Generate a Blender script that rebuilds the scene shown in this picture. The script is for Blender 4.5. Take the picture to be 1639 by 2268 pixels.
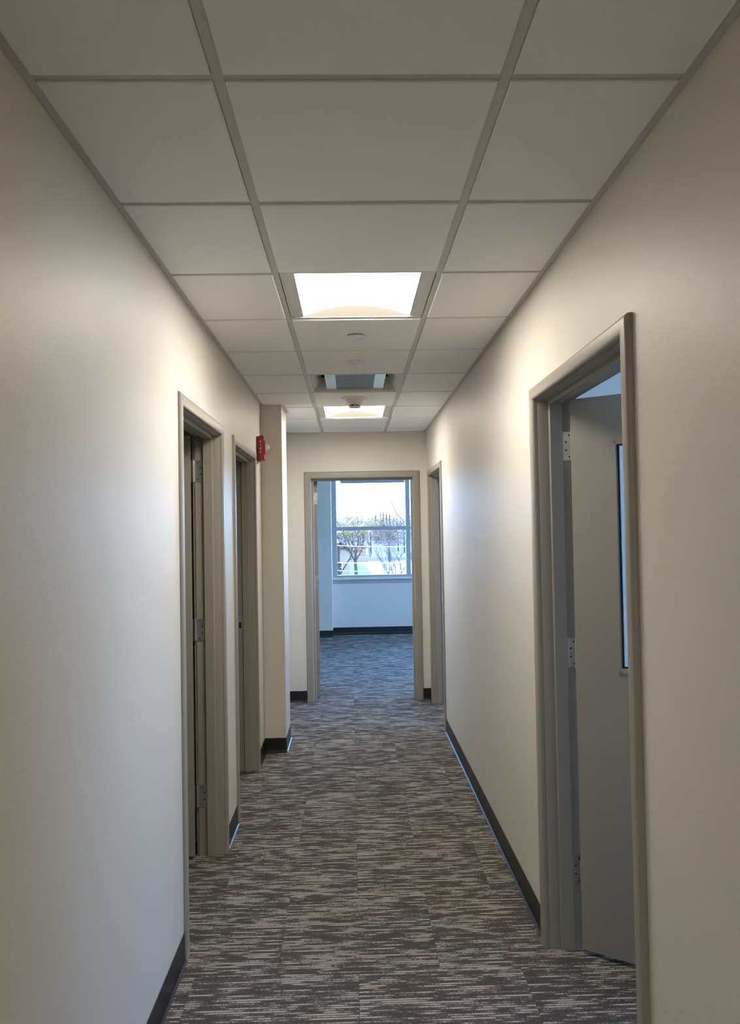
import bpy, bmesh, math, random
from mathutils import Vector, Matrix
random.seed(7)
S = bpy.context.scene
for o in list(bpy.data.objects): bpy.data.objects.remove(o)
COL = S.collection

# ------------------------------------------------------------------ camera
CAMZ = 1.6507
F_PX, YAW, PITCH, ROLL = 1683.2, 0.0249, 0.0235, -0.0176
def _axes():
    cy, sy, cp, sp, cr, sr = math.cos(YAW), math.sin(YAW), math.cos(PITCH), math.sin(PITCH), math.cos(ROLL), math.sin(ROLL)
    f = Vector((sy*cp, cy*cp, sp)); r = Vector((cy, -sy, 0)); u = r.cross(f)
    return cr*r+sr*u, -sr*r+cr*u, f
_r, _u, _f = _axes()
cam = bpy.data.cameras.new('camera'); camo = bpy.data.objects.new('camera', cam); COL.objects.link(camo)
cam.sensor_fit = 'HORIZONTAL'; cam.sensor_width = 36; cam.lens = F_PX/1639*36
cam.clip_start = .02; cam.clip_end = 2000
camo.matrix_world = Matrix(((_r.x, _u.x, -_f.x, 0), (_r.y, _u.y, -_f.y, 0), (_r.z, _u.z, -_f.z, CAMZ), (0, 0, 0, 1)))
S.camera = camo

# ------------------------------------------------------------------ light
w = bpy.data.worlds.new('sky'); S.world = w; w.use_nodes = True
nt = w.node_tree; nt.nodes.clear()
tcw = nt.nodes.new('ShaderNodeTexCoord'); spw = nt.nodes.new('ShaderNodeSeparateXYZ'); crw = nt.nodes.new('ShaderNodeValToRGB')
crw.color_ramp.elements[0].position = 0; crw.color_ramp.elements[0].color = (.36, .60, 1, 1)     # pale horizon
crw.color_ramp.elements[1].position = .9; crw.color_ramp.elements[1].color = (.16, .38, 1, 1)    # bluer overhead
bg = nt.nodes.new('ShaderNodeBackground'); bg.inputs['Strength'].default_value = 19.0
wo = nt.nodes.new('ShaderNodeOutputWorld')
nt.links.new(tcw.outputs['Generated'], spw.inputs[0]); nt.links.new(spw.outputs[2], crw.inputs[0]); nt.links.new(crw.outputs[0], bg.inputs[0]); nt.links.new(bg.outputs[0], wo.inputs[0])
sun = bpy.data.lights.new('sun', 'SUN'); sun.energy = 2.5; sun.angle = math.radians(.6); sun.color = (1, .93, .82)
suno = bpy.data.objects.new('sun', sun); COL.objects.link(suno)
suno.rotation_euler = (math.radians(50), 0, math.radians(20))   # from behind the building, on to the trees
suno.location = (0, -20, 40)
LAMP = 28.0                       # radiance of the lit ceiling lenses
LAMP_COL = (1.0, .92, .81)
S.view_settings.view_transform = 'Standard'; S.view_settings.look = 'None'
S.view_settings.gamma = 1; S.view_settings.use_curve_mapping = False
S.view_settings.exposure = 0.10

# ------------------------------------------------------------------ materials
def mat(name, col, rough=.5, metal=0, spec=.5, bump=None, mottle=None, emis=None, coat=0):
    m = bpy.data.materials.new(name); m.use_nodes = True; t = m.node_tree; b = t.nodes['Principled BSDF']
    b.inputs['Base Color'].default_value = (*col, 1); b.inputs['Roughness'].default_value = rough
    b.inputs['Metallic'].default_value = metal; b.inputs['Specular IOR Level'].default_value = spec
    b.inputs['Coat Weight'].default_value = coat
    tc = t.nodes.new('ShaderNodeTexCoord')
    if mottle:                       # (scale, amount)
        n = t.nodes.new('ShaderNodeTexNoise'); n.inputs['Scale'].default_value = mottle[0]; n.inputs['Detail'].default_value = 4
        t.links.new(tc.outputs['Object'], n.inputs['Vector'])
        mr = t.nodes.new('ShaderNodeMapRange'); mr.inputs['To Min'].default_value = 1-mottle[1]; mr.inputs['To Max'].default_value = 1+mottle[1]
        t.links.new(n.outputs['Fac'], mr.inputs['Value'])
        vm = t.nodes.new('ShaderNodeVectorMath'); vm.operation = 'SCALE'; vm.inputs[0].default_value = col
        t.links.new(mr.outputs[0], vm.inputs['Scale']); t.links.new(vm.outputs[0], b.inputs['Base Color'])
    if bump:                         # (scale, distance)
        n = t.nodes.new('ShaderNodeTexNoise'); n.inputs['Scale'].default_value = bump[0]; n.inputs['Detail'].default_value = 2
        t.links.new(tc.outputs['Object'], n.inputs['Vector'])
        bp = t.nodes.new('ShaderNodeBump'); bp.inputs['Distance'].default_value = bump[1]; bp.inputs['Strength'].default_value = 1
        t.links.new(n.outputs['Fac'], bp.inputs['Height']); t.links.new(bp.outputs[0], b.inputs['Normal'])
    if emis:
        b.inputs['Emission Color'].default_value = (*emis[0], 1); b.inputs['Emission Strength'].default_value = emis[1]
    return m
M = {}
M['wall'] = mat('eggshell_paint', (.70, .665, .59), .48, bump=(230, .00045), spec=.42)
M['wall_end'] = mat('eggshell_paint_end', (.70, .665, .59), .5, bump=(230, .0002))
M['tile'] = mat('ceiling_tile_white', (.90, .90, .90), .85, bump=(500, .0002), mottle=(300, .02), spec=.2)
M['grid'] = mat('grid_enamel', (.60, .585, .56), .45)
M['dark'] = mat('plenum', (.03, .03, .03), .9)
M['frame'] = mat('taupe_frame_paint', (.32, .295, .25), .42, bump=(120, .0001))
M['leaf'] = mat('taupe_door_paint', (.33, .305, .26), .48, bump=(300, .0001))
M['steel'] = mat('satin_steel', (.55, .55, .53), .34, metal=.9, mottle=(60, .06))
M['screw'] = mat('screw_steel', (.12, .12, .12), .35, metal=.8)
M['base'] = mat('black_vinyl', (.014, .0145, .017), .38, mottle=(30, .25))
M['white'] = mat('white_enamel', (.72, .70, .66), .35)
M['lampwhite'] = mat('reflector_white', (.68, .67, .65), .4)
M['plastic'] = mat('cream_plastic', (.78, .75, .68), .4)
M['alu'] = mat('window_aluminium', (.42, .44, .46), .4, metal=.3)
M['shade'] = mat('shade_fabric', (.42, .42, .42), .7)
M['red'] = mat('red_plastic', (.36, .018, .018), .35)
M['print'] = mat('white_print', (.75, .72, .68), .5)
M['strobe'] = mat('strobe_lens', (.92, .90, .88), .2)
M['gloss'] = mat('glossy_baffle', (.80, .79, .77), .22, metal=.5)
M['gasket'] = mat('black_rubber', (.01, .01, .01), .6)
M['endplate'] = mat('lamp_end_plate', (.058, .055, .048), 1.0, spec=0)
M['lens'] = mat('lit_lens', (.8, .8, .8), .5, emis=(LAMP_COL, LAMP))
M['bark'] = mat('grey_bark', (.055, .038, .030), .9, mottle=(3, .2))
M['bark2'] = mat('pale_bark', (.14, .105, .08), .9, mottle=(3, .2))
M['bud'] = mat('spring_buds', (.26, .20, .06), .8)
M['budb'] = mat('brown_twigs', (.16, .112, .082), .9)
M['conifer'] = mat('conifer_needles', (.055, .055, .035), .9)
M['asphalt'] = mat('asphalt', (.10, .075, .055), .9, mottle=(.5, .15))
M['concrete'] = mat('pale_concrete', (.30, .26, .2), .9)
M['siding'] = mat('house_siding', (.24, .19, .14), .8)
M['roofing'] = mat('house_shingles', (.05, .036, .028), .9, mottle=(2, .2))
M['dglass'] = mat('house_glass', (.03, .035, .045), .15)
M['pole'] = mat('weathered_pole', (.05, .03, .02), .9)
M['wire'] = mat('aluminium_wire', (.3, .26, .2), .5)
M['brickred'] = mat('red_siding', (.26, .12, .08), .8)

def grass_mat():
    m = bpy.data.materials.new('grass'); m.use_nodes = True; t = m.node_tree; b = t.nodes['Principled BSDF']
    tc = t.nodes.new('ShaderNodeTexCoord'); n = t.nodes.new('ShaderNodeTexNoise'); n.inputs['Scale'].default_value = .06; n.inputs['Detail'].default_value = 6
    cr = t.nodes.new('ShaderNodeValToRGB'); e = cr.color_ramp.elements
    e[0].position = .35; e[0].color = (.085, .105, .026, 1); e[1].position = .68; e[1].color = (.12, .11, .04, 1)
    t.links.new(tc.outputs['Object'], n.inputs['Vector']); t.links.new(n.outputs['Fac'], cr.inputs[0]); t.links.new(cr.outputs[0], b.inputs['Base Color'])
    b.inputs['Roughness'].default_value = .95
    return m
M['grass'] = grass_mat()
M['litter'] = mat('leaf_litter', (.16, .118, .085), .95, mottle=(.15, .25))
for k_ in ('bark', 'bark2', 'bud', 'budb', 'conifer', 'asphalt', 'concrete', 'siding', 'roofing', 'pole', 'brickred', 'grass', 'litter'):
    M[k_].node_tree.nodes['Principled BSDF'].inputs['Specular IOR Level'].default_value = .05   # matt things outdoors

def glass_mat(name, tint=(.96, .98, .99)):
    m = bpy.data.materials.new(name); m.use_nodes = True; t = m.node_tree; t.nodes.clear()
    o = t.nodes.new('ShaderNodeOutputMaterial'); tr = t.nodes.new('ShaderNodeBsdfTransparent'); tr.inputs[0].default_value = (*tint, 1)
    g = t.nodes.new('ShaderNodeBsdfGlossy'); g.inputs['Roughness'].default_value = .01
    fr = t.nodes.new('ShaderNodeFresnel'); fr.inputs[0].default_value = 1.35; mx = t.nodes.new('ShaderNodeMixShader')
    t.links.new(fr.outputs[0], mx.inputs[0]); t.links.new(tr.outputs[0], mx.inputs[1]); t.links.new(g.outputs[0], mx.inputs[2]); t.links.new(mx.outputs[0], o.inputs[0])
    return m
M['glass'] = glass_mat('window_glass')

def carpet_mat():
    m = bpy.data.materials.new('strie_carpet'); m.use_nodes = True; t = m.node_tree; b = t.nodes['Principled BSDF']; L = t.links.new
    def N(ty, **k):
        n = t.nodes.new('ShaderNode'+ty)
        for a, v in k.items(): setattr(n, a, v)
        return n
    def math_(op, a, b2=None, c=None):
        n = N('Math', operation=op)
        for i, v in enumerate((a, b2, c)):
            if v is None: continue
            if isinstance(v, (int, float)): n.inputs[i].default_value = v
            else: L(v, n.inputs[i])
        return n.outputs[0]
    tc = N('TexCoord'); oi = N('ObjectInfo'); sep = N('SeparateXYZ'); L(tc.outputs['Object'], sep.inputs[0])
    rnd = oi.outputs['Random']
    ox = math_('MULTIPLY', rnd, 53.0); oy = math_('MULTIPLY', rnd, 97.0)
    zig = math_('MULTIPLY', math_('PINGPONG', sep.outputs[0], .0045), .75)
    y = math_('ADD', sep.outputs[1], zig)
    def vec(sx, sy, add):
        c = N('CombineXYZ'); L(math_('ADD', math_('MULTIPLY', sep.outputs[0], sx), math_('ADD', ox, add)), c.inputs[0])
        L(math_('ADD', math_('MULTIPLY', y, sy), oy), c.inputs[1]); return c.outputs[0]
    def noise(v, d=2, r=.5, dist=0):
        n = N('TexNoise'); n.inputs['Scale'].default_value = 1; n.inputs['Detail'].default_value = d; n.inputs['Roughness'].default_value = r
        n.inputs['Distortion'].default_value = dist; L(v, n.inputs['Vector']); return n.outputs['Fac']
    PITCH_ = .0118
    rr = math_('DIVIDE', y, PITCH_); ri = math_('FLOOR', rr); rf = math_('FRACT', rr)
    bump_ = math_('SUBTRACT', 1.0, math_('MULTIPLY', math_('ABSOLUTE', math_('SUBTRACT', rf, .5)), 2.0))
    def vrow(sx, sy, add):
        c = N('CombineXYZ'); L(math_('ADD', math_('MULTIPLY', sep.outputs[0], sx), math_('ADD', ox, add)), c.inputs[0])
        L(math_('ADD', math_('MULTIPLY', ri, sy), oy), c.inputs[1]); return c.outputs[0]
    streak = noise(vrow(6.5, 1.37, 0), 2, .6); patch = noise(vec(3.2, 11, 11), 2); fine = noise(vec(420, 130, 5), 1); spot = noise(vec(95, 160, 47), 1)
    m_ = math_('ADD', math_('ADD', math_('MULTIPLY', streak, .77), math_('MULTIPLY', patch, .23)), math_('MULTIPLY', math_('SUBTRACT', spot, .5), .22))
    def mrange(v, a, b2, c=0, d=1):
        n = N('MapRange', interpolation_type='SMOOTHSTEP'); L(v, n.inputs[0]); n.inputs[1].default_value = a; n.inputs[2].default_value = b2; n.inputs[3].default_value = c; n.inputs[4].default_value = d; return n.outputs[0]
    mask = mrange(m_, .445, .60); line = mrange(bump_, .15, .85)
    lit = math_('MULTIPLY', mask, math_('ADD', math_('MULTIPLY', line, .80), .20))
    lit = math_('ADD', lit, math_('MULTIPLY', mrange(fine, .50, .74), .30))
    v = lit
    cr = N('ValToRGB'); L(v, cr.inputs[0]); e = cr.color_ramp.elements
    e[0].position = 0; e[0].color = (.070, .063, .058, 1); e[1].position = 1; e[1].color = (.52, .50, .455, 1)
    x = e.new(.35); x.color = (.17, .156, .142, 1)
    hue = noise(vec(2.2, 7, 71), 1)
    cr2 = N('ValToRGB'); L(hue, cr2.inputs[0]); e = cr2.color_ramp.elements
    e[0].position = .35; e[0].color = (1.04, .98, .93, 1); e[1].position = .65; e[1].color = (.98, 1.01, 1.0, 1)
    mx = N('Mix', data_type='RGBA', blend_type='MULTIPLY'); mx.inputs['Factor'].default_value = 1
    L(cr.outputs[0], mx.inputs[6]); L(cr2.outputs[0], mx.inputs[7])
    vm = N('VectorMath', operation='SCALE'); L(mx.outputs[2], vm.inputs[0]); L(math_('ADD', math_('MULTIPLY', rnd, .06), .97), vm.inputs['Scale'])
    L(vm.outputs[0], b.inputs['Base Color'])
    b.inputs['Roughness'].default_value = .95; b.inputs['Specular IOR Level'].default_value = .15
    bp = N('Bump'); bp.inputs['Distance'].default_value = .0025; bp.inputs['Strength'].default_value = .8
    L(math_('ADD', fine, math_('MULTIPLY', line, .8)), bp.inputs['Height']); L(bp.outputs[0], b.inputs['Normal'])
    return m
M['carpet'] = carpet_mat()

def perf_mat():                      # fine perforated sheet with smears
    m = mat('perforated_sheet', (.26, .27, .29), .45, metal=.3); t = m.node_tree; b = t.nodes['Principled BSDF']; L = t.links.new
    tc = t.nodes.new('ShaderNodeTexCoord'); v = t.nodes.new('ShaderNodeTexVoronoi'); v.inputs['Scale'].default_value = 160; v.inputs['Randomness'].default_value = 0
    cr = t.nodes.new('ShaderNodeValToRGB'); e = cr.color_ramp.elements; e[0].position = .22; e[0].color = (.06, .06, .065, 1); e[1].position = .3; e[1].color = (1, 1, 1, 1)
    mp = t.nodes.new('ShaderNodeMapping'); mp.inputs['Scale'].default_value = (4, 22, 1); mp.inputs['Rotation'].default_value = (0, 0, .5)
    n = t.nodes.new('ShaderNodeTexNoise'); n.inputs['Scale'].default_value = 1.5; n.inputs['Detail'].default_value = 3
    c2 = t.nodes.new('ShaderNodeValToRGB'); e = c2.color_ramp.elements; e[0].position = .3; e[0].color = (.13, .135, .15, 1); e[1].position = .45; e[1].color = (.28, .29, .31, 1)
    mx = t.nodes.new('ShaderNodeMix'); mx.data_type = 'RGBA'; mx.blend_type = 'MULTIPLY'; mx.inputs['Factor'].default_value = 1
    L(tc.outputs['Object'], v.inputs['Vector']); L(tc.outputs['Object'], mp.inputs[0]); L(mp.outputs[0], n.inputs['Vector'])
    L(v.outputs['Distance'], cr.inputs[0]); L(n.outputs['Fac'], c2.inputs[0]); L(cr.outputs[0], mx.inputs[6]); L(c2.outputs[0], mx.inputs[7]); L(mx.outputs[2], b.inputs['Base Color'])
    return m
M['perf'] = perf_mat()

# ------------------------------------------------------------------ mesh helpers
ROOTLOC = {}
class MB:
    def __init__(s): s.v = []; s.f = []
    def box(s, x0, x1, y0, y1, z0, z1, T=None):
        b = len(s.v)
        for x in (x0, x1):
            for y in (y0, y1):
                for z in (z0, z1):
                    s.v.append(Vector(T(x, y, z)) if T else Vector((x, y, z)))
        s.f += [[b+i for i in q] for q in ((0, 1, 3, 2), (4, 6, 7, 5), (0, 4, 5, 1), (2, 3, 7, 6), (0, 2, 6, 4), (1, 5, 7, 3))]
        return s
    def prism(s, A, B):              # two rings of equal length
        b = len(s.v); n = len(A); s.v += [Vector(p) for p in A]+[Vector(p) for p in B]
        s.f += [[b+i, b+(i+1) % n, b+n+(i+1) % n, b+n+i] for i in range(n)]
        s.f += [list(range(b, b+n)), list(range(b+n, b+2*n))]
        return s
    def lathe(s, prof, c, n=32, axis='z', sgn=1):   # prof: (radius, height) closed on the axis
        b = len(s.v); c = Vector(c)
        for r, h in prof:
            for i in range(n):
                a = 2*math.pi*i/n; p, q = r*math.cos(a), r*math.sin(a)
                d = {'z': (p, q, sgn*h), 'x': (sgn*h, p, q), 'y': (p, sgn*h, q)}[axis]
                s.v.append(c+Vector(d))
        for k in range(len(prof)-1):
            s.f += [[b+k*n+i, b+k*n+(i+1) % n, b+(k+1)*n+(i+1) % n, b+(k+1)*n+i] for i in range(n)]
        s.f += [[b+i for i in range(n)], [b+(len(prof)-1)*n+i for i in range(n)]]
        return s
    def tube(s, pts, rad, n=5):
        b = len(s.v)
        for k, p in enumerate(pts):
            d = (pts[min(k+1, len(pts)-1)]-pts[max(k-1, 0)]).normalized()
            a = d.cross(Vector((.31, .17, .93)) if abs(d.z) < .9 else Vector((1, 0, 0))).normalized(); c = d.cross(a)
            r = rad[k]
            s.v += [p+a*r*math.cos(2*math.pi*i/n)+c*r*math.sin(2*math.pi*i/n) for i in range(n)]
        for k in range(len(pts)-1):
            s.f += [[b+k*n+i, b+k*n+(i+1) % n, b+(k+1)*n+(i+1) % n, b+(k+1)*n+i] for i in range(n)]
        return s
def finish(name, mb, m, parent=None, bevel=0, seg=1, smooth=False, loc=None):
    base = Vector(ROOTLOC[parent.name]) if parent and loc is None else Vector(loc or (0, 0, 0))
    if parent is None and loc is None:
        lo = Vector([min(v[i] for v in mb.v) for i in range(3)]); hi = Vector([max(v[i] for v in mb.v) for i in range(3)])
        base = Vector(((lo.x+hi.x)/2, (lo.y+hi.y)/2, lo.z))
    me = bpy.data.meshes.new(name); me.from_pydata([v-base for v in mb.v], [], mb.f)
    bm = bmesh.new(); bm.from_mesh(me); bmesh.ops.recalc_face_normals(bm, faces=bm.faces)
    if bevel: bmesh.ops.bevel(bm, geom=[e for e in bm.edges if e.calc_face_angle(0) > .6], offset=bevel, segments=seg, affect='EDGES', clamp_overlap=True)
    bm.to_mesh(me); bm.free(); me.materials.append(m)
    if smooth:
        for p in me.polygons: p.use_smooth = True
        try: me.set_sharp_from_angle(angle=.7)
        except Exception: pass
    o = bpy.data.objects.new(name, me); COL.objects.link(o)
    if parent: 
        o.parent = parent; ROOTLOC[o.name] = base
        o.location = (0, 0, 0)
    else: o.location = base; ROOTLOC[o.name] = base
    return o
def tag(o, label=None, cat=None, group=None, kind=None):
    if label: o['label'] = label
    if cat: o['category'] = cat
    if group: o['group'] = group
    if kind: o['kind'] = kind
    return o
def root(name, loc, **k):
    o = bpy.data.objects.new(name, None); COL.objects.link(o); o.location = loc; ROOTLOC[o.name] = Vector(loc); o.empty_display_size = .1
    return tag(o, **k)
def copyof(src, name, parent, loc):     # linked-mesh copy placed at loc (world)
    o = src.copy(); o.name = name; COL.objects.link(o); o.parent = parent
    o.location = Vector(loc)-(ROOTLOC[parent.name] if parent else Vector((0, 0, 0)))
    return o

# ------------------------------------------------------------------ measured layout
XL, XR, YE = -.6722, .7457, 7.3878
HC = CAMZ+.959; XT = -.2649; SP = .6096; Y0 = 1.5845
WT = .12
ZI = CAMZ+.5062; FW = .052
L1 = (2.9862, 4.0076); L2 = (4.3524, 5.3687); R1 = (1.9607, 3.0553); R2 = (6.1801, 7.2523)
EX = (-.4522, .6722); EFW = .066
PX, PY0, PY1 = -.5137, 5.7355, 6.1263
YB = -5.2                                # corridor ends behind the camera
YW = 12.13                               # window wall of the far room
ROOM_H = 2.75
def wallboxes(mb, T, u0, u1, w0, w1, z1, holes):   # holes: (a, b, ztop, zbot)
    u = u0
    for a, b, zt, zb in sorted(holes):
        mb.box(u, a, w0, w1, 0, z1, T); mb.box(a, b, w0, w1, zt, z1, T)
        if zb > 0: mb.box(a, b, w0, w1, 0, zb, T)
        u = b
    mb.box(u, u1, w0, w1, 0, z1, T)
TL = lambda u, w, z: (XL-w, u, z)
TR = lambda u, w, z: (XR+w, u, z)
TE = lambda u, w, z: (u, YE+w, z)
def hole(d, fw=FW): return (d[0]+fw-.03, d[1]-fw+.03, ZI+.03, 0)
def wall(name, T, u0, u1, w0, w1, holes, label, z1=3.0, m='wall'):
    mb = MB(); wallboxes(mb, T, u0, u1, w0, w1, z1, holes)
    o = finish(name, mb, M[m], loc=(0, 0, 0)); return tag(o, label, 'wall', kind='structure')
wall('wall_left', TL, YB, YE, 0, WT, [hole(L1), hole(L2)], 'long beige corridor wall on the left with two dark doorways')
wall('wall_right', TR, YB, YE, 0, WT, [hole(R1), hole(R2)], 'long beige corridor wall on the right with the half open door')
wall('wall_end', TE, -4.2, 4.4, 0, WT, [hole(EX, EFW)], 'beige wall closing the corridor around the far doorway', m='wall_end')
wall('wall_behind', lambda u, w, z: (u, YB-w, z), XL-WT, XR+WT, 0, .1, [], 'wall across the corridor behind the viewpoint')
# shells of the rooms behind the doors
def shell(name, boxes, label, m='wall_end'):
    mb = MB()
    for b in boxes: mb.box(*b)
    return tag(finish(name, mb, M[m], loc=(0, 0, 0)), label, 'wall', kind='structure')
shell('wall_left_rooms', [(-4.2, -4.1, 2, YE, 0, 3), (-4.1, XL-WT, 2, 2.1, 0, 3), (-4.1, XL-WT, 4.13, 4.23, 0, 3), (-4.1, XL-WT, 6.0, 6.1, 0, 3)], 'partitions of the dark rooms behind the left doorways')
RX = 4.3
mbx = MB()
TRX = lambda u, w, z: (RX+w, u, z)
wallboxes(mbx, TRX, -.6, YE, 0, .15, 3.0, [(.6, 3.4, 2.4, .85), (5.7, 7.1, 2.4, .85)])
for b in [(XR+WT, RX, -.7, -.6, 0, 3), (XR+WT, RX, 4.6, 4.7, 0, 3)]: mbx.box(*b)
tag(finish('wall_right_rooms', mbx, M['wall_end'], loc=(0, 0, 0)), 'partitions of the daylit rooms behind the right wall', 'wall', kind='structure')
# far room
mb = MB()
wallboxes(mb, lambda u, w, z: (u, YW+w, z), -4.2, 4.4, 0, .2, 3.0, [(-3.6, -1.1, 2.62, .90), (-.309, 3.9, 2.62, .90)])
mb.box(-4.2, -4.1, YE+WT, YW, 0, 3); wallboxes(mb, lambda u, w, z: (4.3+w, u, z), YE+WT, YW, 0, .15, 3.0, [(8.0, 11.7, 2.62, .90)])
tag(finish('wall_window', mb, M['wall_end'], loc=(0, 0, 0)), 'walls of the far room below and around its big window', 'wall', kind='structure')
mb = MB(); mb.box(-1.1, -.313, YW-.34, YW, 0, 2.9)
tag(finish('wall_column', mb, M['wall_end']), 'boxed column standing beside the far window', 'wall', kind='structure')
mb = MB(); mb.box(XL, PX, PY0, PY1, 0, HC+.05)
tag(finish('wall_pilaster', mb, M['wall'], bevel=.002), 'narrow pilaster stepping out of the left wall past the red alarm', 'wall', kind='structure')
# roof slab above all rooms
mb = MB(); mb.box(-4.3, 4.5, YB-.1, YW+.2, 3.0, 3.15)
tag(finish('ceiling_slab', mb, M['dark'], loc=(0, 0, 0)), 'dark slab above the suspended ceiling', 'ceiling', kind='structure')
mb = MB(); mb.box(-4.1, 4.3, YE+WT, YW, ROOM_H, ROOM_H+.04); mb.box(-4.1, XL-WT, 2.1, YE, ROOM_H, ROOM_H+.04); mb.box(XR+WT, 4.3, -.6, YE, ROOM_H, ROOM_H+.04)
tag(finish('ceiling_rooms', mb, M['tile'], loc=(0, 0, 0)), 'white ceilings of the side rooms and far room', 'ceiling', kind='structure')

# ------------------------------------------------------------------ carpet
fl = root('floor', (0, 4, 0), label='dark striated carpet tiles running through the corridor into the far room', cat='floor', kind='structure')
mb = MB(); mb.box(-4.3, 4.5, YB-.1, YW+.2, -.2, -.006); finish('slab', mb, M['dark'], fl)
# carpet outside the tiled strip is one sheet
mb = MB(); TX0, TX1 = -4, 5        # tile columns
mb.box(-4.1, XL, 2.1, YE, -.005, -.0012); mb.box(XR, 4.3, -.6, YE, -.005, -.0012); mb.box(-4.1, -1.9, YE, YW, -.005, -.0012); mb.box(2.2, 4.3, YE, YW, -.005, -.0012)
finish('carpet_sheet', mb, M['carpet'], fl)
proto = None; cnt = 0
CT = .6096
def inside(x0, x1, y0, y1):
    cx, cy = (x0+x1)/2, (y0+y1)/2
    if cy > YE+WT/2: return -1.9 < cx < 2.3 and cy < YW
    if cy < 0: return XL-.3 < cx < XR+.3
    if XR < cx < XR+WT+1.4 and 1.2 < cy: return True
    return XL-.3 < cx < XR+.3
y = 1.05-CT*8; k = 0
while y < YW:
    off = (0, CT/2)[k % 2]
    x = -2.4384-off
    while x < 3.0:
        if inside(x, x+CT, y, y+CT):
            y1 = min(y+CT, YW)
            if y1-y > .02:
                if proto is None:
                    mb = MB(); mb.box(x+.0006, x+CT-.0006, y+.0006, y+CT-.0006, -.006, 0)
                    proto = finish('carpet_tile', mb, M['carpet'], fl, loc=(x+CT/2, y+CT/2, 0)); proto.location = Vector((x+CT/2, y+CT/2, 0))-ROOTLOC['floor']
                elif y1-y < CT-.01:
                    mb = MB(); mb.box(x+.0006, x+CT-.0006, y+.0006, y1-.0006, -.006, 0)
                    c = finish('carpet_tile', mb, M['carpet'], fl, loc=(x+CT/2, y+CT/2, 0)); c.location = Vector((x+CT/2, y+CT/2, 0))-ROOTLOC['floor']
                else: copyof(proto, 'carpet_tile', fl, (x+CT/2, y+CT/2, 0))
                cnt += 1
        x += CT
    y += CT; k += 1

# ------------------------------------------------------------------ vinyl baseboards (cove toe)
BH = .108
def baseboard(name, runs, label):
    prof = [(0, BH), (.003, BH), (.0034, .02), (.006, .009), (.013, .003), (.013, 0), (0, 0)]
    for k, (x0, y0, x1, y1) in enumerate(runs):       # wall lies on the left of the direction
        d = Vector((x1-x0, y1-y0, 0)).normalized(); n = Vector((d.y, -d.x, 0)); mb = MB()
        mb.prism([Vector((x0, y0, h))+n*p for p, h in prof], [Vector((x1, y1, h))+n*p for p, h in prof])
        tag(finish(name, mb, M['base']), label[k], 'baseboard', kind='structure')
baseboard('baseboard_left', [(XL, YB, XL, L1[0]), (XL, L1[1], XL, L2[0]), (XL, L2[1], XL, PY0-.003), (XL, PY1, XL, YE)], ['black vinyl baseboard on the left wall before the first doorway', 'short black baseboard between the two left doorways', 'tiny black baseboard between second left doorway and pilaster', 'black baseboard hidden past the pilaster'])
baseboard('baseboard_pilaster', [(XL, PY0, PX+.003, PY0), (PX, PY0-.003, PX, PY1)], ['black baseboard across the front of the pilaster', 'black baseboard on the corridor side of the pilaster'])
baseboard('baseboard_right', [(XR, YE, XR, R2[1]), (XR, R2[0], XR, R1[1]), (XR, R1[0], XR, YB)], ['sliver of black baseboard between far right doorway and corner', 'long black baseboard between the two right doorways', 'black baseboard on the right wall beside the viewer'])
baseboard('baseboard_end', [(XL, YE, EX[0], YE), (EX[1], YE, XR, YE)], ['short black baseboard left of the far doorway', 'short black baseboard right of the far doorway'])
baseboard('baseboard_window', [(-.313, YW, 4.3, YW), (-.313, YW-.343, -.313, YW), (-1.1, YW-.34, -.31, YW-.34), (-4.1, YW, -1.1, YW)], ['black baseboard under the far window', 'black baseboard on the side of the far column', 'black baseboard on the front of the far column', 'black baseboard left of the far column'])

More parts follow.
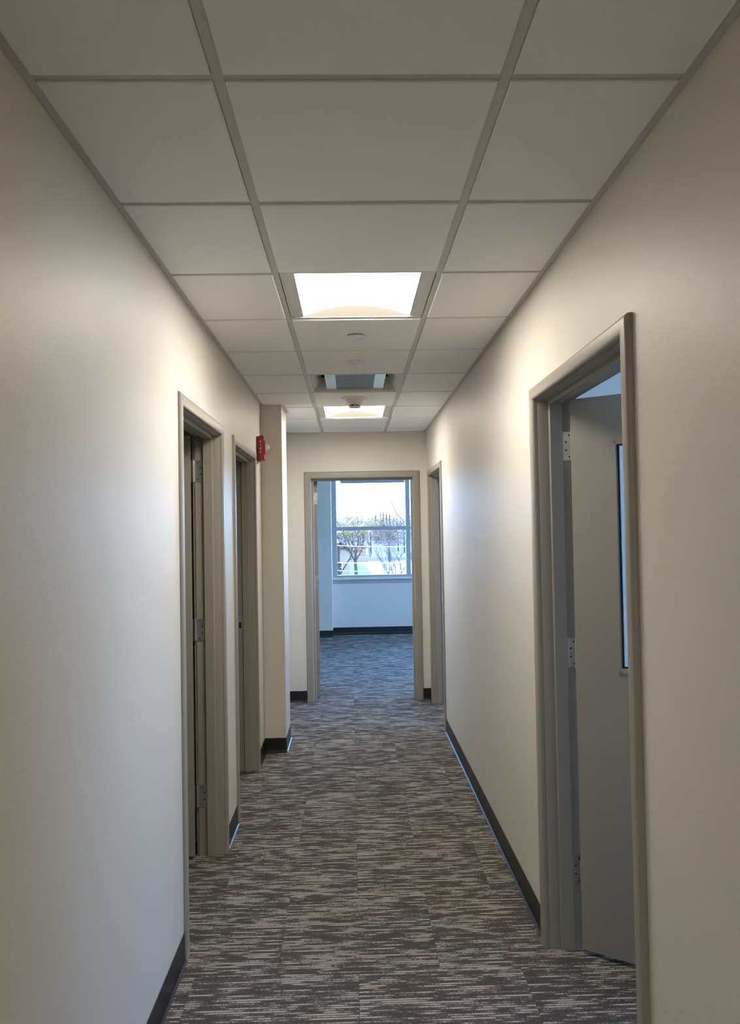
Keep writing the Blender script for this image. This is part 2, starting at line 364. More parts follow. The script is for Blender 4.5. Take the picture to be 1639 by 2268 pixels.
# ------------------------------------------------------------------ door frames and leaves
def arc(cx, cy, r, a0, a1, n=4):
    return [(cx+r*math.cos(math.radians(a0+(a1-a0)*i/n)), cy+r*math.sin(math.radians(a0+(a1-a0)*i/n))) for i in range(n+1)]
def door(name, T, span, loc, fw, dp, label, hinge_side, theta, leaf_parts=(), leaf=True, gap=.003, wo=0):
    """span: outer edges of the casing; hinge_side 0/1 = low/high u jamb; theta degrees open; w grows into the room"""
    R = root(name, loc, label=label, cat='door', kind='structure')
    ui, uo = span[0]+fw, span[1]-fw          # opening between the casings' inner edges
    r = min(.012, dp*.7)
    cas = [(0, -fw)]+arc(-dp+r, -fw+r, r, 270, 180)[0:]+arc(-dp+r, -r, r, 180, 90)+[(.0035, -.001), (.0035, -.006), (0, -.006)]
    # (w, t): t>0 points into the opening
    W0, W1, W2, W3 = .004, .040+wo*.6, .088+wo, .133+wo
    jam = [(W0, -.03), (W0, .0035), (W0+.002, .0045), (W1, .0045), (W1, .018), (W1+.003, .021), (W2-.001, .021), (W2, .020), (W2, .0045), (W3, .0045), (W3, -.03)]
    rcas = [(WT+.001, -fw), (W3+.012, -fw), (W3+.012, -.002), (W3+.001, -.002), (W3+.001, -.006), (WT+.001, -.006)]
    def sweep(nm, prof, m, lastcap=True):
        legs = []
        P0 = [T(ui+t, w_, 0) for w_, t in prof]; P1 = [T(ui+t, w_, ZI-t) for w_, t in prof]
        P2 = [T(uo-t, w_, ZI-t) for w_, t in prof]; P3 = [T(uo-t, w_, 0) for w_, t in prof]
        g = .0004
        for n_, A, B in ((nm, P0, P1), (nm+'_head', P1, P2), (nm, P3, P2)):
            mb = MB(); mb.prism(A, B); legs.append(finish(n_, mb, m, R, smooth=True))
        return legs
    sweep('casing', cas, M['frame']); sweep('jamb', jam, M['frame']); sweep('room_casing', rcas, M['frame'])
    # hinge side geometry
    e = 1 if hinge_side == 0 else -1
    up = (ui if hinge_side == 0 else uo)+e*.0045
    wp = W3+.006
    th = math.radians(theta); c, s = math.cos(th), math.sin(th)
    def TLf(a, b, z):                        # a along the leaf, b from pivot towards the corridor side when closed
        du = e*(a*c+b*s); dw = a*s-b*c
        return T(up+du, wp+dw, z)
    if leaf:
        hgt = (.018, ZI-.008); wd = (uo-ui)-.012
        lf = None
        lites = [q for q in leaf_parts if q[0] == 'lite']
        mb = MB(); b0, b1 = .007, .051
        if lites:
            _, a0, a1, z0, z1 = lites[0]
            for q in ((gap, a0, *hgt), (a1, wd, *hgt), (a0, a1, hgt[0], z0), (a0, a1, z1, hgt[1])): mb.box(q[0], q[1], b0, b1, q[2], q[3], TLf)
            lf = finish('door_leaf', mb, M['leaf'], R)
            mb = MB(); g = .010
            for q in ((a0-g, a0+.006, z0-g, z1+g), (a1-.006, a1+g, z0-g, z1+g), (a0, a1, z0-g, z0+.006), (a0, a1, z1-.006, z1+g)): mb.box(q[0], q[1], b0-.005, b1+.005, q[2], q[3], TLf)
            finish('lite_frame', mb, M['leaf'], lf)
            mb = MB(); q_ = .006
            for q in ((a0+q_, a0+q_+.004, z0+q_, z1-q_), (a1-q_-.004, a1-q_, z0+q_, z1-q_), (a0+q_, a1-q_, z0+q_, z0+q_+.004), (a0+q_, a1-q_, z1-q_-.004, z1-q_)): mb.box(q[0], q[1], .022, .036, q[2], q[3], TLf)
            tag(finish('gasket', mb, M['gasket'], lf), 'black rubber gasket around the glass')
            mb = MB(); mb.box(a0, a1, .026, .032, z0, z1, TLf); finish('glass', mb, M['glass'], lf)
        else:
            mb.box(gap, wd, b0, b1, *hgt, T=TLf); lf = finish('door_leaf', mb, M['leaf'], R, bevel=.001)
        # lever handle on both faces, near the free edge
        for bb, sg in ((b1, 1), (b0, -1)):
            mb = MB(); a = wd-.07; z = 1.0
            C = [TLf(a+.027*math.cos(k*math.pi/8), bb, z+.027*math.sin(k*math.pi/8)) for k in range(16)]
            D = [TLf(a+.025*math.cos(k*math.pi/8), bb+sg*.012, z+.025*math.sin(k*math.pi/8)) for k in range(16)]
            mb.prism(C, D); q0, q1 = sorted((bb+sg*.012, bb+sg*.055)); mb.box(a-.009, a+.009, q0, q1, z-.009, z+.009, TLf)
            q0, q1 = sorted((bb+sg*.045, bb+sg*.058)); mb.box(a-.115, a+.01, q0, q1, z-.009, z+.009, TLf)
            finish('lever_handle', mb, M['steel'], lf, bevel=.002)
    for zc in (1.97, 1.152, .302):
        if not leaf: break
        hh = .057; tt = .0045
        du0 = (ui if hinge_side == 0 else uo)
        u_a, u_b = sorted((du0+e*(tt-.002), du0+e*(tt+.0022)))
        mb = MB(); pr = []
        for q0, q1 in ((-hh, -.035), (-.0338, -.0120), (-.0108, .0108), (.0120, .0338), (.035, hh)): pr += [(.0060, q0), (.0072, q0+.0006), (.0072, q1-.0006), (.0060, q1)]
        c0 = T(up, wp, zc); mb.lathe(pr, c0, 14); hg = finish('hinge', mb, M['steel'], R, smooth=True)
        mb = MB(); mb.box(u_a, u_b, W2+.004, W3+.002, zc-hh, zc+hh, T); finish('hinge_plate', mb, M['steel'], hg)      # let into the jamb
        mb = MB(); mb.box(gap-.0032, gap+.0005, .003, .050, zc-hh, zc+hh, TLf); finish('hinge_plate', mb, M['steel'], hg)     # on the door edge
        for j, (dz, dw) in enumerate(((.043, .026), (.016, .012), (-.016, .012), (-.043, .026))):
            for side in (0, 1):
                mbs = MB()
                ws = W2+.004+dw if side == 0 else None
                us = du0+e*(tt+.0022)
                if side == 0:
                    A = [T(us, ws+.0042*math.cos(k*math.pi/5), zc+dz+.0042*math.sin(k*math.pi/5)) for k in range(10)]
                    B = [T(us+e*.0009, ws+.0030*math.cos(k*math.pi/5), zc+dz+.0030*math.sin(k*math.pi/5)) for k in range(10)]
                else:
                    bs = .050-dw
                    A = [TLf(gap-.0032, bs+.0042*math.cos(k*math.pi/5), zc+dz+.0042*math.sin(k*math.pi/5)) for k in range(10)]
                    B = [TLf(gap-.0041, bs+.0030*math.cos(k*math.pi/5), zc+dz+.0030*math.sin(k*math.pi/5)) for k in range(10)]
                mbs.prism(A, B); finish('screw', mbs, M['screw'], hg)
    # strike plate on the other jamb
    e2 = -e; ds = (uo if hinge_side == 0 else ui)
    mb = MB(); ua, ub = sorted((ds+e2*.003, ds+e2*.0062))
    for q in ((W2+.006, W2+.014, .945, 1.067), (W2+.030, W3-.004, .945, 1.067), (W2+.014, W2+.030, .945, .985), (W2+.014, W2+.030, 1.025, 1.067)): mb.box(ua, ub, q[0], q[1], q[2], q[3], T)
    sp = finish('strike_plate', mb, M['steel'], R)
    mb = MB(); ua, ub = sorted((ds+e2*.003, ds+e2*.0052)); mb.box(ua, ub, W2+.014, W2+.030, .985, 1.025, T); finish('strike_hole', mb, M['gasket'], sp)
    # rubber silencers on the stop
    for z in (.38, 1.05, 1.72):
        mb = MB(); ua, ub = sorted((ds+e2*.010, ds+e2*.018)); mb.box(ua, ub, W2-.0005, W2+.004, z-.004, z+.004, T); finish('silencer', mb, M['steel'], R)
    return R
door('door_1', TL, L1, (XL, (L1[0]+L1[1])/2, 0), FW, .012, 'taupe framed doorway on the left nearest the viewer, its leaf swung into a dark room', 1, 84, gap=.014)
door('door_2', TL, L2, (XL, (L2[0]+L2[1])/2, 0), FW, .012, 'second taupe framed doorway on the left, just before the red fire alarm', 0, 95)
door('door_3', TR, R1, (XR, (R1[0]+R1[1])/2, 0), FW, .020, 'large taupe framed doorway on the right with a half open glazed door', 1, 54, wo=.009,
     leaf_parts=[('lite', .173, .74, 1.105, 1.965)])
door('door_4', TR, R2, (XR, (R2[0]+R2[1])/2, 0), FW, .014, 'taupe framed doorway at the far end of the right wall', 0, 95)
door('door_5', TE, EX, (.11, YE, 0), EFW, .014, 'taupe framed doorway in the end wall opening on the far window', 0, 97)

# ------------------------------------------------------------------ suspended ceiling
ce = root('ceiling', (0, 3, HC), label='suspended corridor ceiling of white square tiles in a metal grid', cat='ceiling', kind='structure')
GW = .024; DROP = .006; TXB = XT+SP
rows = [Y0+SP*n for n in range(-11, 10)]
def slab_tile(x0, x1, y0, y1):
    mb = MB(); b = .0035; g = .0012
    A = [(x0+g, y0+g), (x1-g, y0+g), (x1-g, y1-g), (x0+g, y1-g)]; I = [(x0+g+b, y0+g+b), (x1-g-b, y0+g+b), (x1-g-b, y1-g-b), (x0+g+b, y1-g-b)]
    rings = [[(x, y, HC-DROP) for x, y in I], [(x, y, HC-DROP+.002) for x, y in A], [(x, y, HC+.014) for x, y in A]]
    mb.prism(rings[0], rings[1]); mb2 = MB(); v0 = len(mb.v)
    mb = MB(); mb.v = [Vector(p) for r_ in rings for p in r_]
    for k in (0, 1): mb.f += [[k*4+i, k*4+(i+1) % 4, k*4+4+(i+1) % 4, k*4+4+i] for i in range(4)]
    mb.f += [[3, 2, 1, 0], [8, 9, 10, 11]]
    return mb
special = {-11: 'lamp', -6: 'lamp', 2: 'lamp', 5: 'grille', 7: 'lamp'}
colsX = [(XL+.022, XT-GW/2), (XT+GW/2, TXB-GW/2), (TXB+GW/2, XR-.022)]
protos = {}
for n in range(-11, 10):
    ya = Y0+SP*n; yb = ya+SP if n < 9 else YE
    a0, a1 = ya+GW/2, (yb-GW/2 if n < 9 else YE-.022)
    for ci, (xa, xb) in enumerate(colsX):
        if ci == 1 and n in special: continue
        bx0 = xa
        if ci == 0 and n == 6:              # row meeting the pilaster: notch
            a1_ = PY0-.022
            finish('ceiling_tile', slab_tile(xa, xb, a0, a1_), M['tile'], ce)
            finish('ceiling_tile', slab_tile(PX+.022, xb, a1_-.001, a1), M['tile'], ce); continue
        if ci == 0 and n == 7:
            finish('ceiling_tile', slab_tile(PX+.022, xb, a0, PY1+.001), M['tile'], ce)
            finish('ceiling_tile', slab_tile(xa, xb, PY1, a1), M['tile'], ce); continue
        key = (ci, round(a1-a0, 4))
        ctr = Vector(((xa+xb)/2, (a0+a1)/2, HC))
        if key not in protos:
            o = finish('ceiling_tile', slab_tile(xa, xb, a0, a1), M['tile'], ce, loc=ctr); o.location = ctr-ROOTLOC['ceiling']; protos[key] = o
        else: copyof(protos[key], 'ceiling_tile', ce, ctr)
for x in (XT, TXB):                       # main runners, jointed every 12 ft
    for ya, yb in ((YB, Y0+SP*2-.35 if x > 0 else 3.9), (Y0+SP*2-.35+.0012 if x > 0 else 3.9012, YE)):
        mb = MB(); mb.box(x-GW/2, x+GW/2, ya, yb, HC, HC+.0015); mb.box(x-.001, x+.001, ya, yb, HC+.0015, HC+.035); finish('main_runner', mb, M['grid'], ce)
for n in range(-11, 10):
    for ci, (xa, xb) in enumerate([(XL, XT-GW/2-.0003), (XT+GW/2+.0003, TXB-GW/2-.0003), (TXB+GW/2+.0003, XR)]):
        if ci == 0 and n == 7: xa = PX if PY0 < Y0+SP*7 < PY1 else xa
        y = Y0+SP*n
        mb = MB(); mb.box(xa, xb, y-GW/2, y+GW/2, HC+.0004, HC+.0018); mb.box(xa, xb, y-.001, y+.001, HC+.0018, HC+.03); finish('cross_tee', mb, M['grid'], ce)
def angle(x0, x1, y0, y1):
    mb = MB(); mb.box(x0, x1, y0, y1, HC-.0012, HC+.0008); finish('wall_angle', mb, M['grid'], ce)
angle(XL+.0008, XL+.022, YB, PY0); angle(XL+.0008, XL+.022, PY1, YE); angle(XR-.022, XR-.0008, YB, YE); angle(XL, XR, YE-.022, YE-.0008)
angle(XL+.022, PX+.022, PY0-.022, PY0-.0005); angle(PX+.0005, PX+.022, PY0, PY1+.006); angle(XL+.022, PX+.022, PY1+.0005, PY1+.022)

# lit recessed fixtures with vaulted lens
def lamp(n, label):
    y0, y1 = Y0+SP*n+GW/2-.004, Y0+SP*(n+1)-GW/2+.004; x0, x1 = XT+GW/2-.003, TXB-GW/2+.003
    R = root('recessed_ceiling_light', ((x0+x1)/2, (y0+y1)/2, HC), label=label, cat='ceiling light', group='lit recessed ceiling lights')
    xa, xb = x0+.062, x1-.062; z = HC+.003
    for a, b in ((x0, xa-.004), (xb+.004, x1)): mb = MB(); mb.box(a, b, y0, y1, z, z+.003); finish('side_pan', mb, M['lampwhite'], R)   # flat side pans
    mb = MB()
    for a, b in ((x0, x0+.005), (x1-.005, x1)): mb.box(a, b, y0, y1, z-.003, z)
    mb.box(x0, x1, y0, y0+.005, z-.003, z); mb.box(x0, x1, y1-.005, y1, z-.003, z)
    finish('rim', mb, M['white'], R)
    N_ = 20; rise = .046; zz = z+.004
    curve = [((xa+(xb-xa)*i/N_), zz+rise*(1-((2*i/N_-1)**2))) for i in range(N_+1)]
    mb = MB()                             # lens: a thin vaulted sheet
    ya, yb = y0+.006, y1-.006
    n_ = N_+1
    for yy in (ya, yb):
        for dz in (0, .002): mb.v += [Vector((x, yy, q+dz)) for x, q in curve]
    for i in range(N_):
        mb.f += [[i, i+1, 2*n_+i+1, 2*n_+i], [n_+i, n_+i+1, 3*n_+i+1, 3*n_+i], [i, i+1, n_+i+1, n_+i], [2*n_+i, 2*n_+i+1, 3*n_+i+1, 3*n_+i]]
    mb.f += [[0, n_, 3*n_, 2*n_], [N_, n_+N_, 3*n_+N_, 2*n_+N_]]
    finish('lens', mb, M['lens'], R, smooth=True)
    for yy0, yy1 in ((y0+.002, ya), (yb, y1-.002)):                                              # end plates
        mb = MB(); ring = [(xa-.004, z)]+[(x, q+.004) for x, q in curve]+[(xb+.004, z)]
        mb.prism([(x, yy0, q) for x, q in ring], [(x, yy1, q) for x, q in ring]); finish('end_plate', mb, M['endplate'], R)
    mb = MB(); mb.box(x0, x1, y0, y1, HC+.095, HC+.10); mb.box(x0, x0+.003, y0, y1, HC+.006, HC+.095); mb.box(x1-.003, x1, y0, y1, HC+.006, HC+.095); mb.box(x0, x1, y0, y0+.002, HC+.008, HC+.095); mb.box(x0, x1, y1-.002, y1, HC+.008, HC+.095)
    finish('housing', mb, M['lampwhite'], R)
    return R
lamp(2, 'near square ceiling light with a brightly glowing vaulted lens')
lamp(-11, 'unseen ceiling light added far behind the viewpoint to lift the near ceiling')  # added out of view, more fill for the ceiling tiles
lamp(-6, 'unseen ceiling light added behind the viewpoint as fill for the near corridor')  # added out of view to brighten the near walls and ceiling
lamp(7, 'far square ceiling light, lit, just behind the smoke detector')

# unlit recessed unit with perforated centre
def grille(n):
    y0, y1 = Y0+SP*n+GW/2, Y0+SP*(n+1)-GW/2; x0, x1 = XT+GW/2, TXB-GW/2; z = HC
    R = root('recessed_ceiling_unit', ((x0+x1)/2, (y0+y1)/2, HC), label='unlit recessed ceiling unit with perforated grey panel between two shiny strips', cat='ceiling fixture')
    w_ = x1-x0
    mb = MB(); t = .012
    mb.box(x0, x0+t, y0, y1, z-.002, z+.006); mb.box(x1-t, x1, y0, y1, z-.002, z+.006); mb.box(x0+t, x1-t, y0, y0+t, z-.002, z+.006); mb.box(x0+t, x1-t, y1-t, y1, z-.002, z+.006)
    finish('rim', mb, M['lampwhite'], R, bevel=.001)
    zt = z+.085
    for sx, a in ((1, x0+t), (-1, x1-t)):   # sloping side reflectors
        mb = MB(); mb.prism([(a, y0+t, z+.003), (a+sx*.056, y0+.05, zt), (a+sx*.058, y0+.05, zt), (a+sx*.003, y0+t, z)], [(a, y1-t, z+.003), (a+sx*.056, y1-.05, zt), (a+sx*.058, y1-.05, zt), (a+sx*.003, y1-t, z)])
        finish('side_reflector', mb, M['lampwhite'], R)
    for yy, q in ((y0+t, 1), (y1-t, -1)):
        mb = MB(); mb.prism([(x0+t, yy, z+.001), (x1-t, yy, z+.001), (x1-t-.056, yy+q*.05, zt), (x0+t+.056, yy+q*.05, zt)], [(x0+t, yy+q*.003, z), (x1-t, yy+q*.003, z), (x1-t-.056, yy+q*.053, zt), (x0+t+.056, yy+q*.053, zt)])
        finish('end_reflector', mb, M['grid'], R)
    pa, pb = x0+w_*.29, x1-w_*.29
    mb = MB(); mb.box(pa, pb, y0+t, y1-t, z+.012, z+.014); finish('perforated_panel', mb, M['perf'], R)
    for a, b in ((pa-.070, pa-.001), (pb+.001, pb+.070)):
        mb = MB(); mb.box(a, b, y0+t, y1-t, z+.010, z+.014); finish('shiny_strip', mb, M['gloss'], R, bevel=.001)
    mb = MB(); mb.box(x0, x1, y0, y1, z+.12, z+.125); mb.box(x0, x0+.003, y0, y1, z+.006, z+.12); mb.box(x1-.003, x1, y0, y1, z+.006, z+.12); mb.box(x0, x1, y0, y0+.003, z+.006, z+.12); mb.box(x0, x1, y1-.003, y1, z+.006, z+.12)
    finish('housing', mb, M['dark'], R)
grille(5)

def at_ceiling(px, py):                  # where the pixel's ray meets the tile faces
    d = _f+_r*((px-819.5)/F_PX)+_u*((1134-py)/F_PX); k = (HC-DROP-CAMZ)/d.z
    return Vector((d.x*k, d.y*k, HC-DROP))
p = at_ceiling(790, 743)
R = root('sprinkler_cover', p, label='flat white sprinkler cover disc behind the near ceiling light', cat='sprinkler')
mb = MB(); mb.lathe([(.0415, 0), (.0435, .001), (.0435, .002)], p-Vector((0, 0, .0075)), 36, sgn=1); finish('cover_disc', mb, mat('cover_enamel', (.74, .76, .80), .18), R, smooth=True)
mb = MB(); mb.lathe([(.030, 0), (.033, .0056)], p-Vector((0, 0, .0055)), 32); finish('escutcheon', mb, M['gasket'], R)
p = at_ceiling(788.5, 801)
R = root('occupancy_sensor', p, label='low round ceiling sensor before the unlit ceiling unit', cat='sensor')
mb = MB(); mb.lathe([(0.0574, 0.0000), (0.0574, 0.0030), (0.0546, 0.0053), (0.0420, 0.0075)], p, 40, sgn=-1); finish('base_plate', mb, M['plastic'], R, smooth=True)
mb = MB(); mb.lathe([(0.0406, 0.0071), (0.0364, 0.0135), (0.0252, 0.0195), (0.0168, 0.0218)], p, 40, sgn=-1); finish('housing', mb, M['plastic'], R, smooth=True)
mb = MB(); mb.lathe([(0.0154, 0.0214), (0.0133, 0.0270), (0.0077, 0.0307), (0.0021, 0.0323)], p, 28, sgn=-1); finish('lens', mb, M['strobe'], R, smooth=True)
p = at_ceiling(785.5, 881.5)
R = root('smoke_detector', p, label='deep cream smoke detector hanging in front of the far ceiling light', cat='smoke detector')
mb = MB(); mb.lathe([(0.0944, 0.0000), (0.0944, 0.0038), (0.0867, 0.0075), (0.0675, 0.0103)], p, 44, sgn=-1); finish('base_plate', mb, M['plastic'], R, smooth=True)
mb = MB(); mb.lathe([(0.0655, 0.0099), (0.0617, 0.0281), (0.0521, 0.0486), (0.0443, 0.0524)], p, 44, sgn=-1); finish('body', mb, M['plastic'], R, smooth=True)
mb = MB(); mb.lathe([(0.0289, 0.0520), (0.0289, 0.0673)], p, 32, sgn=-1); finish('sensing_chamber', mb, M['gasket'], R)
for k in range(6):
    a = k*math.pi/3+.52; c, s = math.cos(a), math.sin(a); mb = MB()
    T_ = lambda x, y, z: (p.x+x*c-y*s, p.y+x*s+y*c, p.z+z)
    mb.box(.0289, .0443, -.005, .005, -.0624, -.0520, T_); finish('rib', mb, M['plastic'], R)
mb = MB(); mb.lathe([(0.0443, 0.0623), (0.0433, 0.0673), (0.0366, 0.0720), (0.0116, 0.0740)], p, 40, sgn=-1); finish('cap', mb, M['plastic'], R, smooth=True)

# ------------------------------------------------------------------ fire alarm on the left wall
ay0, ay1, az0, az1 = 5.475, 5.60, 2.168, 2.345; ax = XL
R = root('fire_alarm', (ax, (ay0+ay1)/2, az0), label='red fire alarm strobe on the left wall beside the pilaster', cat='fire alarm')
mb = MB(); mb.box(ax, ax+.012, ay0+.006, ay1-.006, az0-.006, az1-.004); finish('back_plate', mb, M['red'], R, bevel=.003)
mb = MB(); mb.box(ax+.010, ax+.052, ay0, ay1, az0, az1); finish('housing', mb, M['red'], R, bevel=.007, seg=3, smooth=True)
mb = MB(); mb.box(ax+.050, ax+.058, ay0+.025, ay1-.02, az0+.045, az1-.03); finish('grille_panel', mb, M['red'], R, bevel=.003)
mb = MB(); yc = (ay0+ay1)/2+.005; zc = az0+.095
mb.prism([(ax+.056, yc-.030, zc-.030), (ax+.056, yc+.030, zc-.030), (ax+.056, yc+.030, zc+.030), (ax+.056, yc-.030, zc+.030)],
         [(ax+.082, yc-.017, zc-.014), (ax+.082, yc+.017, zc-.014), (ax+.082, yc+.017, zc+.016), (ax+.082, yc-.017, zc+.016)])
finish('strobe_lens', mb, M['strobe'], R, bevel=.003, seg=2, smooth=True)
# the word FIRE, stacked on the side that faces down the corridor
GL = {'F': [(0, 0, .2, 1), (.2, .84, .75, 1), (.2, .44, .62, .59)], 'I': [(.28, 0, .48, 1)],
      'E': [(0, 0, .2, 1), (.2, .84, .75, 1), (.2, .43, .62, .58), (.2, 0, .75, .16)],
      'R': [(0, 0, .2, 1), (.2, .84, .6, 1), (.55, .5, .75, .94), (.2, .42, .6, .57)]}
for k, ch in enumerate('FIRE'):
    mb = MB(); lz = az0+.124-k*.0245; lx = ax+.0235; sc = .0145
    for a, b, c, d in GL[ch]: mb.box(lx+a*sc, lx+c*sc, ay0-.0006, ay0+.001, lz+b*sc, lz+d*sc)
    if ch == 'R':
        mb.prism([(lx+.35*sc, ay0-.0006, lz+.45*sc), (lx+.55*sc, ay0-.0006, lz+.45*sc), (lx+.8*sc, ay0-.0006, lz), (lx+.58*sc, ay0-.0006, lz)],
                 [(lx+.35*sc, ay0+.001, lz+.45*sc), (lx+.55*sc, ay0+.001, lz+.45*sc), (lx+.8*sc, ay0+.001, lz), (lx+.58*sc, ay0+.001, lz)])
    finish('letter', mb, M['print'], R)
# small white tag at the bottom of the left wall
mb = MB(); mb.prism([(XL+.0005, 1.796, .40), (XL+.0005, 1.836, .40), (XL+.0005, 1.822, .47), (XL+.0005, 1.812, .503), (XL+.0005, 1.804, .47)], [(XL+.002, 1.796, .40), (XL+.002, 1.836, .40), (XL+.006, 1.822, .47), (XL+.009, 1.812, .503), (XL+.006, 1.804, .47)])
tag(finish('wall_tag', mb, M['white']), 'small white pointed tag low on the left wall at the near edge', 'tag')

# ------------------------------------------------------------------ windows
def window(name, T, u0, u1, z0, z1, mull, zm, loc, label, sill=True, shades=()):
    R = root(name, loc, label=label, cat='window', kind='structure'); d0, d1 = .0, .07
    def bar(nm, a, b, c, d, m='alu', w0=d0, w1=d1, bev=.002): 
        mb = MB(); mb.box(a, b, w0, w1, c, d, T); return finish(nm, mb, M[m], R, bevel=bev)
    bar('window_frame', u0, u0+.075, z0, z1); bar('window_frame', u1-.06, u1, z0, z1); bar('window_frame', u0+.075, u1-.06, z1-.06, z1); bar('window_frame', u0+.075, u1-.06, z0, z0+.035)
    ed = [u0+.075]+[v for m_ in mull for v in (m_-.035, m_+.035)]+[u1-.06]
    for m_ in mull: bar('mullion', m_-.035, m_+.035, z0+.035, z1-.06)
    for i in range(0, len(ed), 2):
        bar('transom', ed[i], ed[i+1], zm-.03, zm+.03)
        for a, b in ((z0+.035, zm-.03), (zm+.03, z1-.06)):
            mb = MB(); mb.box(ed[i], ed[i+1], .03, .036, a, b, T); finish('pane', mb, M['glass'], R)
    if sill:
        bar('window_sill', u0-.002, u1+.02, z0-.035, z0, 'white', -.05, .08, .003); bar('sill_apron', u0, u1, z0-.095, z0-.035, 'alu', -.012, -.0005, .003)
    for a, b in shades:
        mb = MB(); mb.box(a, b, -.07, -.01, z1-.20, z1-.11, T); finish('roller_shade_cassette', mb, M['shade'], R, bevel=.006)
        mb = MB(); mb.box(a+.01, b-.01, -.045, -.042, z1-.225, z1-.20, T); finish('shade_hem', mb, M['shade'], R)
    return R
TW = lambda u, w, z: (u, YW+w, z)
window('window_1', TW, -.309, 3.9, .90, 2.62, [.905, 2.1, 3.0], 1.675, (1.8, YW, .9), 'large aluminium window of the far room looking out on bare trees', shades=[(-.17, .865), (.95, 2.06), (2.14, 2.96)])
window('window_2', TW, -3.6, -1.1, .90, 2.62, [-2.3], 1.675, (-2.35, YW, .9), 'window of the far room left of the column')
TG = lambda u, w, z: (RX+w, u, z)
window('window_3', TG, .6, 3.4, .85, 2.4, [2.0], 1.675, (RX, 2.0, .85), 'window of the room behind the half open door')
window('window_4', TG, 5.7, 7.1, .85, 2.4, [], 1.675, (RX, 6.4, .85), 'window of the room behind the far right doorway')
TC = lambda u, w, z: (4.3+w, u, z)
window('window_5_added', TC, 8.0, 11.7, .90, 2.62, [9.2, 10.45], 1.675, (4.3, 9.85, .9), 'unseen side window added to brighten the far room, out of the view to the right')  # added opening: extra daylight on to the window wall, never in view
for nm, T_, a, b, z0, z1 in (('p5', TC, 8.0, 11.7, .93, 2.6), ('p1', TW, -.3, 3.9, .93, 2.6), ('p2', TW, -3.6, -1.1, .93, 2.6), ('p3', TG, .6, 3.4, .88, 2.38), ('p4', TG, 5.7, 7.1, .88, 2.38)):
    l = bpy.data.lights.new('daylight_portal', 'AREA'); l.shape = 'RECTANGLE'; l.size = b-a; l.size_y = z1-z0; l.cycles.is_portal = True
    o = bpy.data.objects.new('daylight_portal', l); COL.objects.link(o); o.location = T_((a+b)/2, .12, (z0+z1)/2)
    o.rotation_euler = (math.radians(-90), 0, 0) if T_ is TW else (math.radians(90), 0, math.radians(90))

# ------------------------------------------------------------------ outside
GZ = -4.5
def ray(px, py, D):                      # world point seen at the pixel, D metres ahead
    d = _f+_r*((px-819.5)/F_PX)+_u*((1134-py)/F_PX); k = D/d.y
    return Vector((d.x*k, D, CAMZ+d.z*k))
mb = MB(); NX, NY = 24, 24
def gh(x, y): 
    t = max(0, (y-150)/200); return GZ+min(t, 1)**2*5.0
xs = [-160+320*i/NX for i in range(NX+1)]; ys = [12.6+(420-12.6)*j/NY for j in range(NY+1)]
mb.v = [Vector((x, y, gh(x, y))) for y in ys for x in xs]
mb.f = [[j*(NX+1)+i, j*(NX+1)+i+1, (j+1)*(NX+1)+i+1, (j+1)*(NX+1)+i] for j in range(NY) for i in range(NX)]
mb.v += [Vector((x, y, GZ-.3)) for x, y in ((-160, 12.6), (160, 12.6), (160, 420), (-160, 420))]
lawn_ = finish('lawn', mb, M['grass'], loc=(0, 0, 0)); lawn_.data.materials.append(M['litter'])
for p_ in lawn_.data.polygons: p_.material_index = 1 if p_.center.y > 135 else 0      # leaf litter under the woods
tag(lawn_, 'green lawns and rising ground outside the far window', 'ground', kind='structure')
mb = MB(); mb.box(40, 160, -60, 12, GZ-.3, GZ)  # ground beside the building, seen by the side windows
tag(finish('side_lawn', mb, M['grass']), 'lawn outside the windows of the right rooms', 'ground', kind='structure')
def strip(name, pts, wds, m, label, cat='road'):
    mb = MB(); n = len(pts)
    for (x, y), w_ in zip(pts, wds):
        for q in (-w_/2, w_/2):
            mb.v += [Vector((x+q, y, gh(x, y)+.06)), Vector((x+q, y, gh(x, y)-.1))]
    for i in range(n-1):
        a, b = i*4, i*4+4
        mb.f += [[a, a+2, b+2, b], [a+1, a+3, b+3, b+1], [a, a+1, b+1, b], [a+2, a+3, b+3, b+2]]
    mb.f += [[0, 1, 3, 2], [4*n-4, 4*n-3, 4*n-1, 4*n-2]]
    return tag(finish(name, mb, M[m]), label, cat, kind='structure')
def gx(px, py):                          # ground point under a pixel
    d = _f+_r*((px-819.5)/F_PX)+_u*((1134-py)/F_PX); k = (GZ-CAMZ)/d.z; return (d.x*k, d.y*k)
strip('path', [gx(838, 1300), gx(838, 1276), gx(833, 1262), gx(826, 1250), gx(831, 1241)], [1.3, 1.5, 2.4, 3.6, 1.6], 'concrete', 'pale path bending across the lawn between the trees', 'path')
strip('parking_lot', [gx(905, 1300), gx(902, 1276), gx(899, 1262), gx(897, 1250), gx(894, 1240)], [6, 6, 6, 7, 8], 'concrete', 'pale parking lot to the right of the lawn', 'road')
mb = MB(); a = gx(800, 1244)[1]; b = gx(800, 1236)[1]; mb.box(-70, 70, a, b, GZ-.1, GZ+.08)
tag(finish('street', mb, M['asphalt']), 'grey street crossing behind the lawn', 'road', kind='structure')

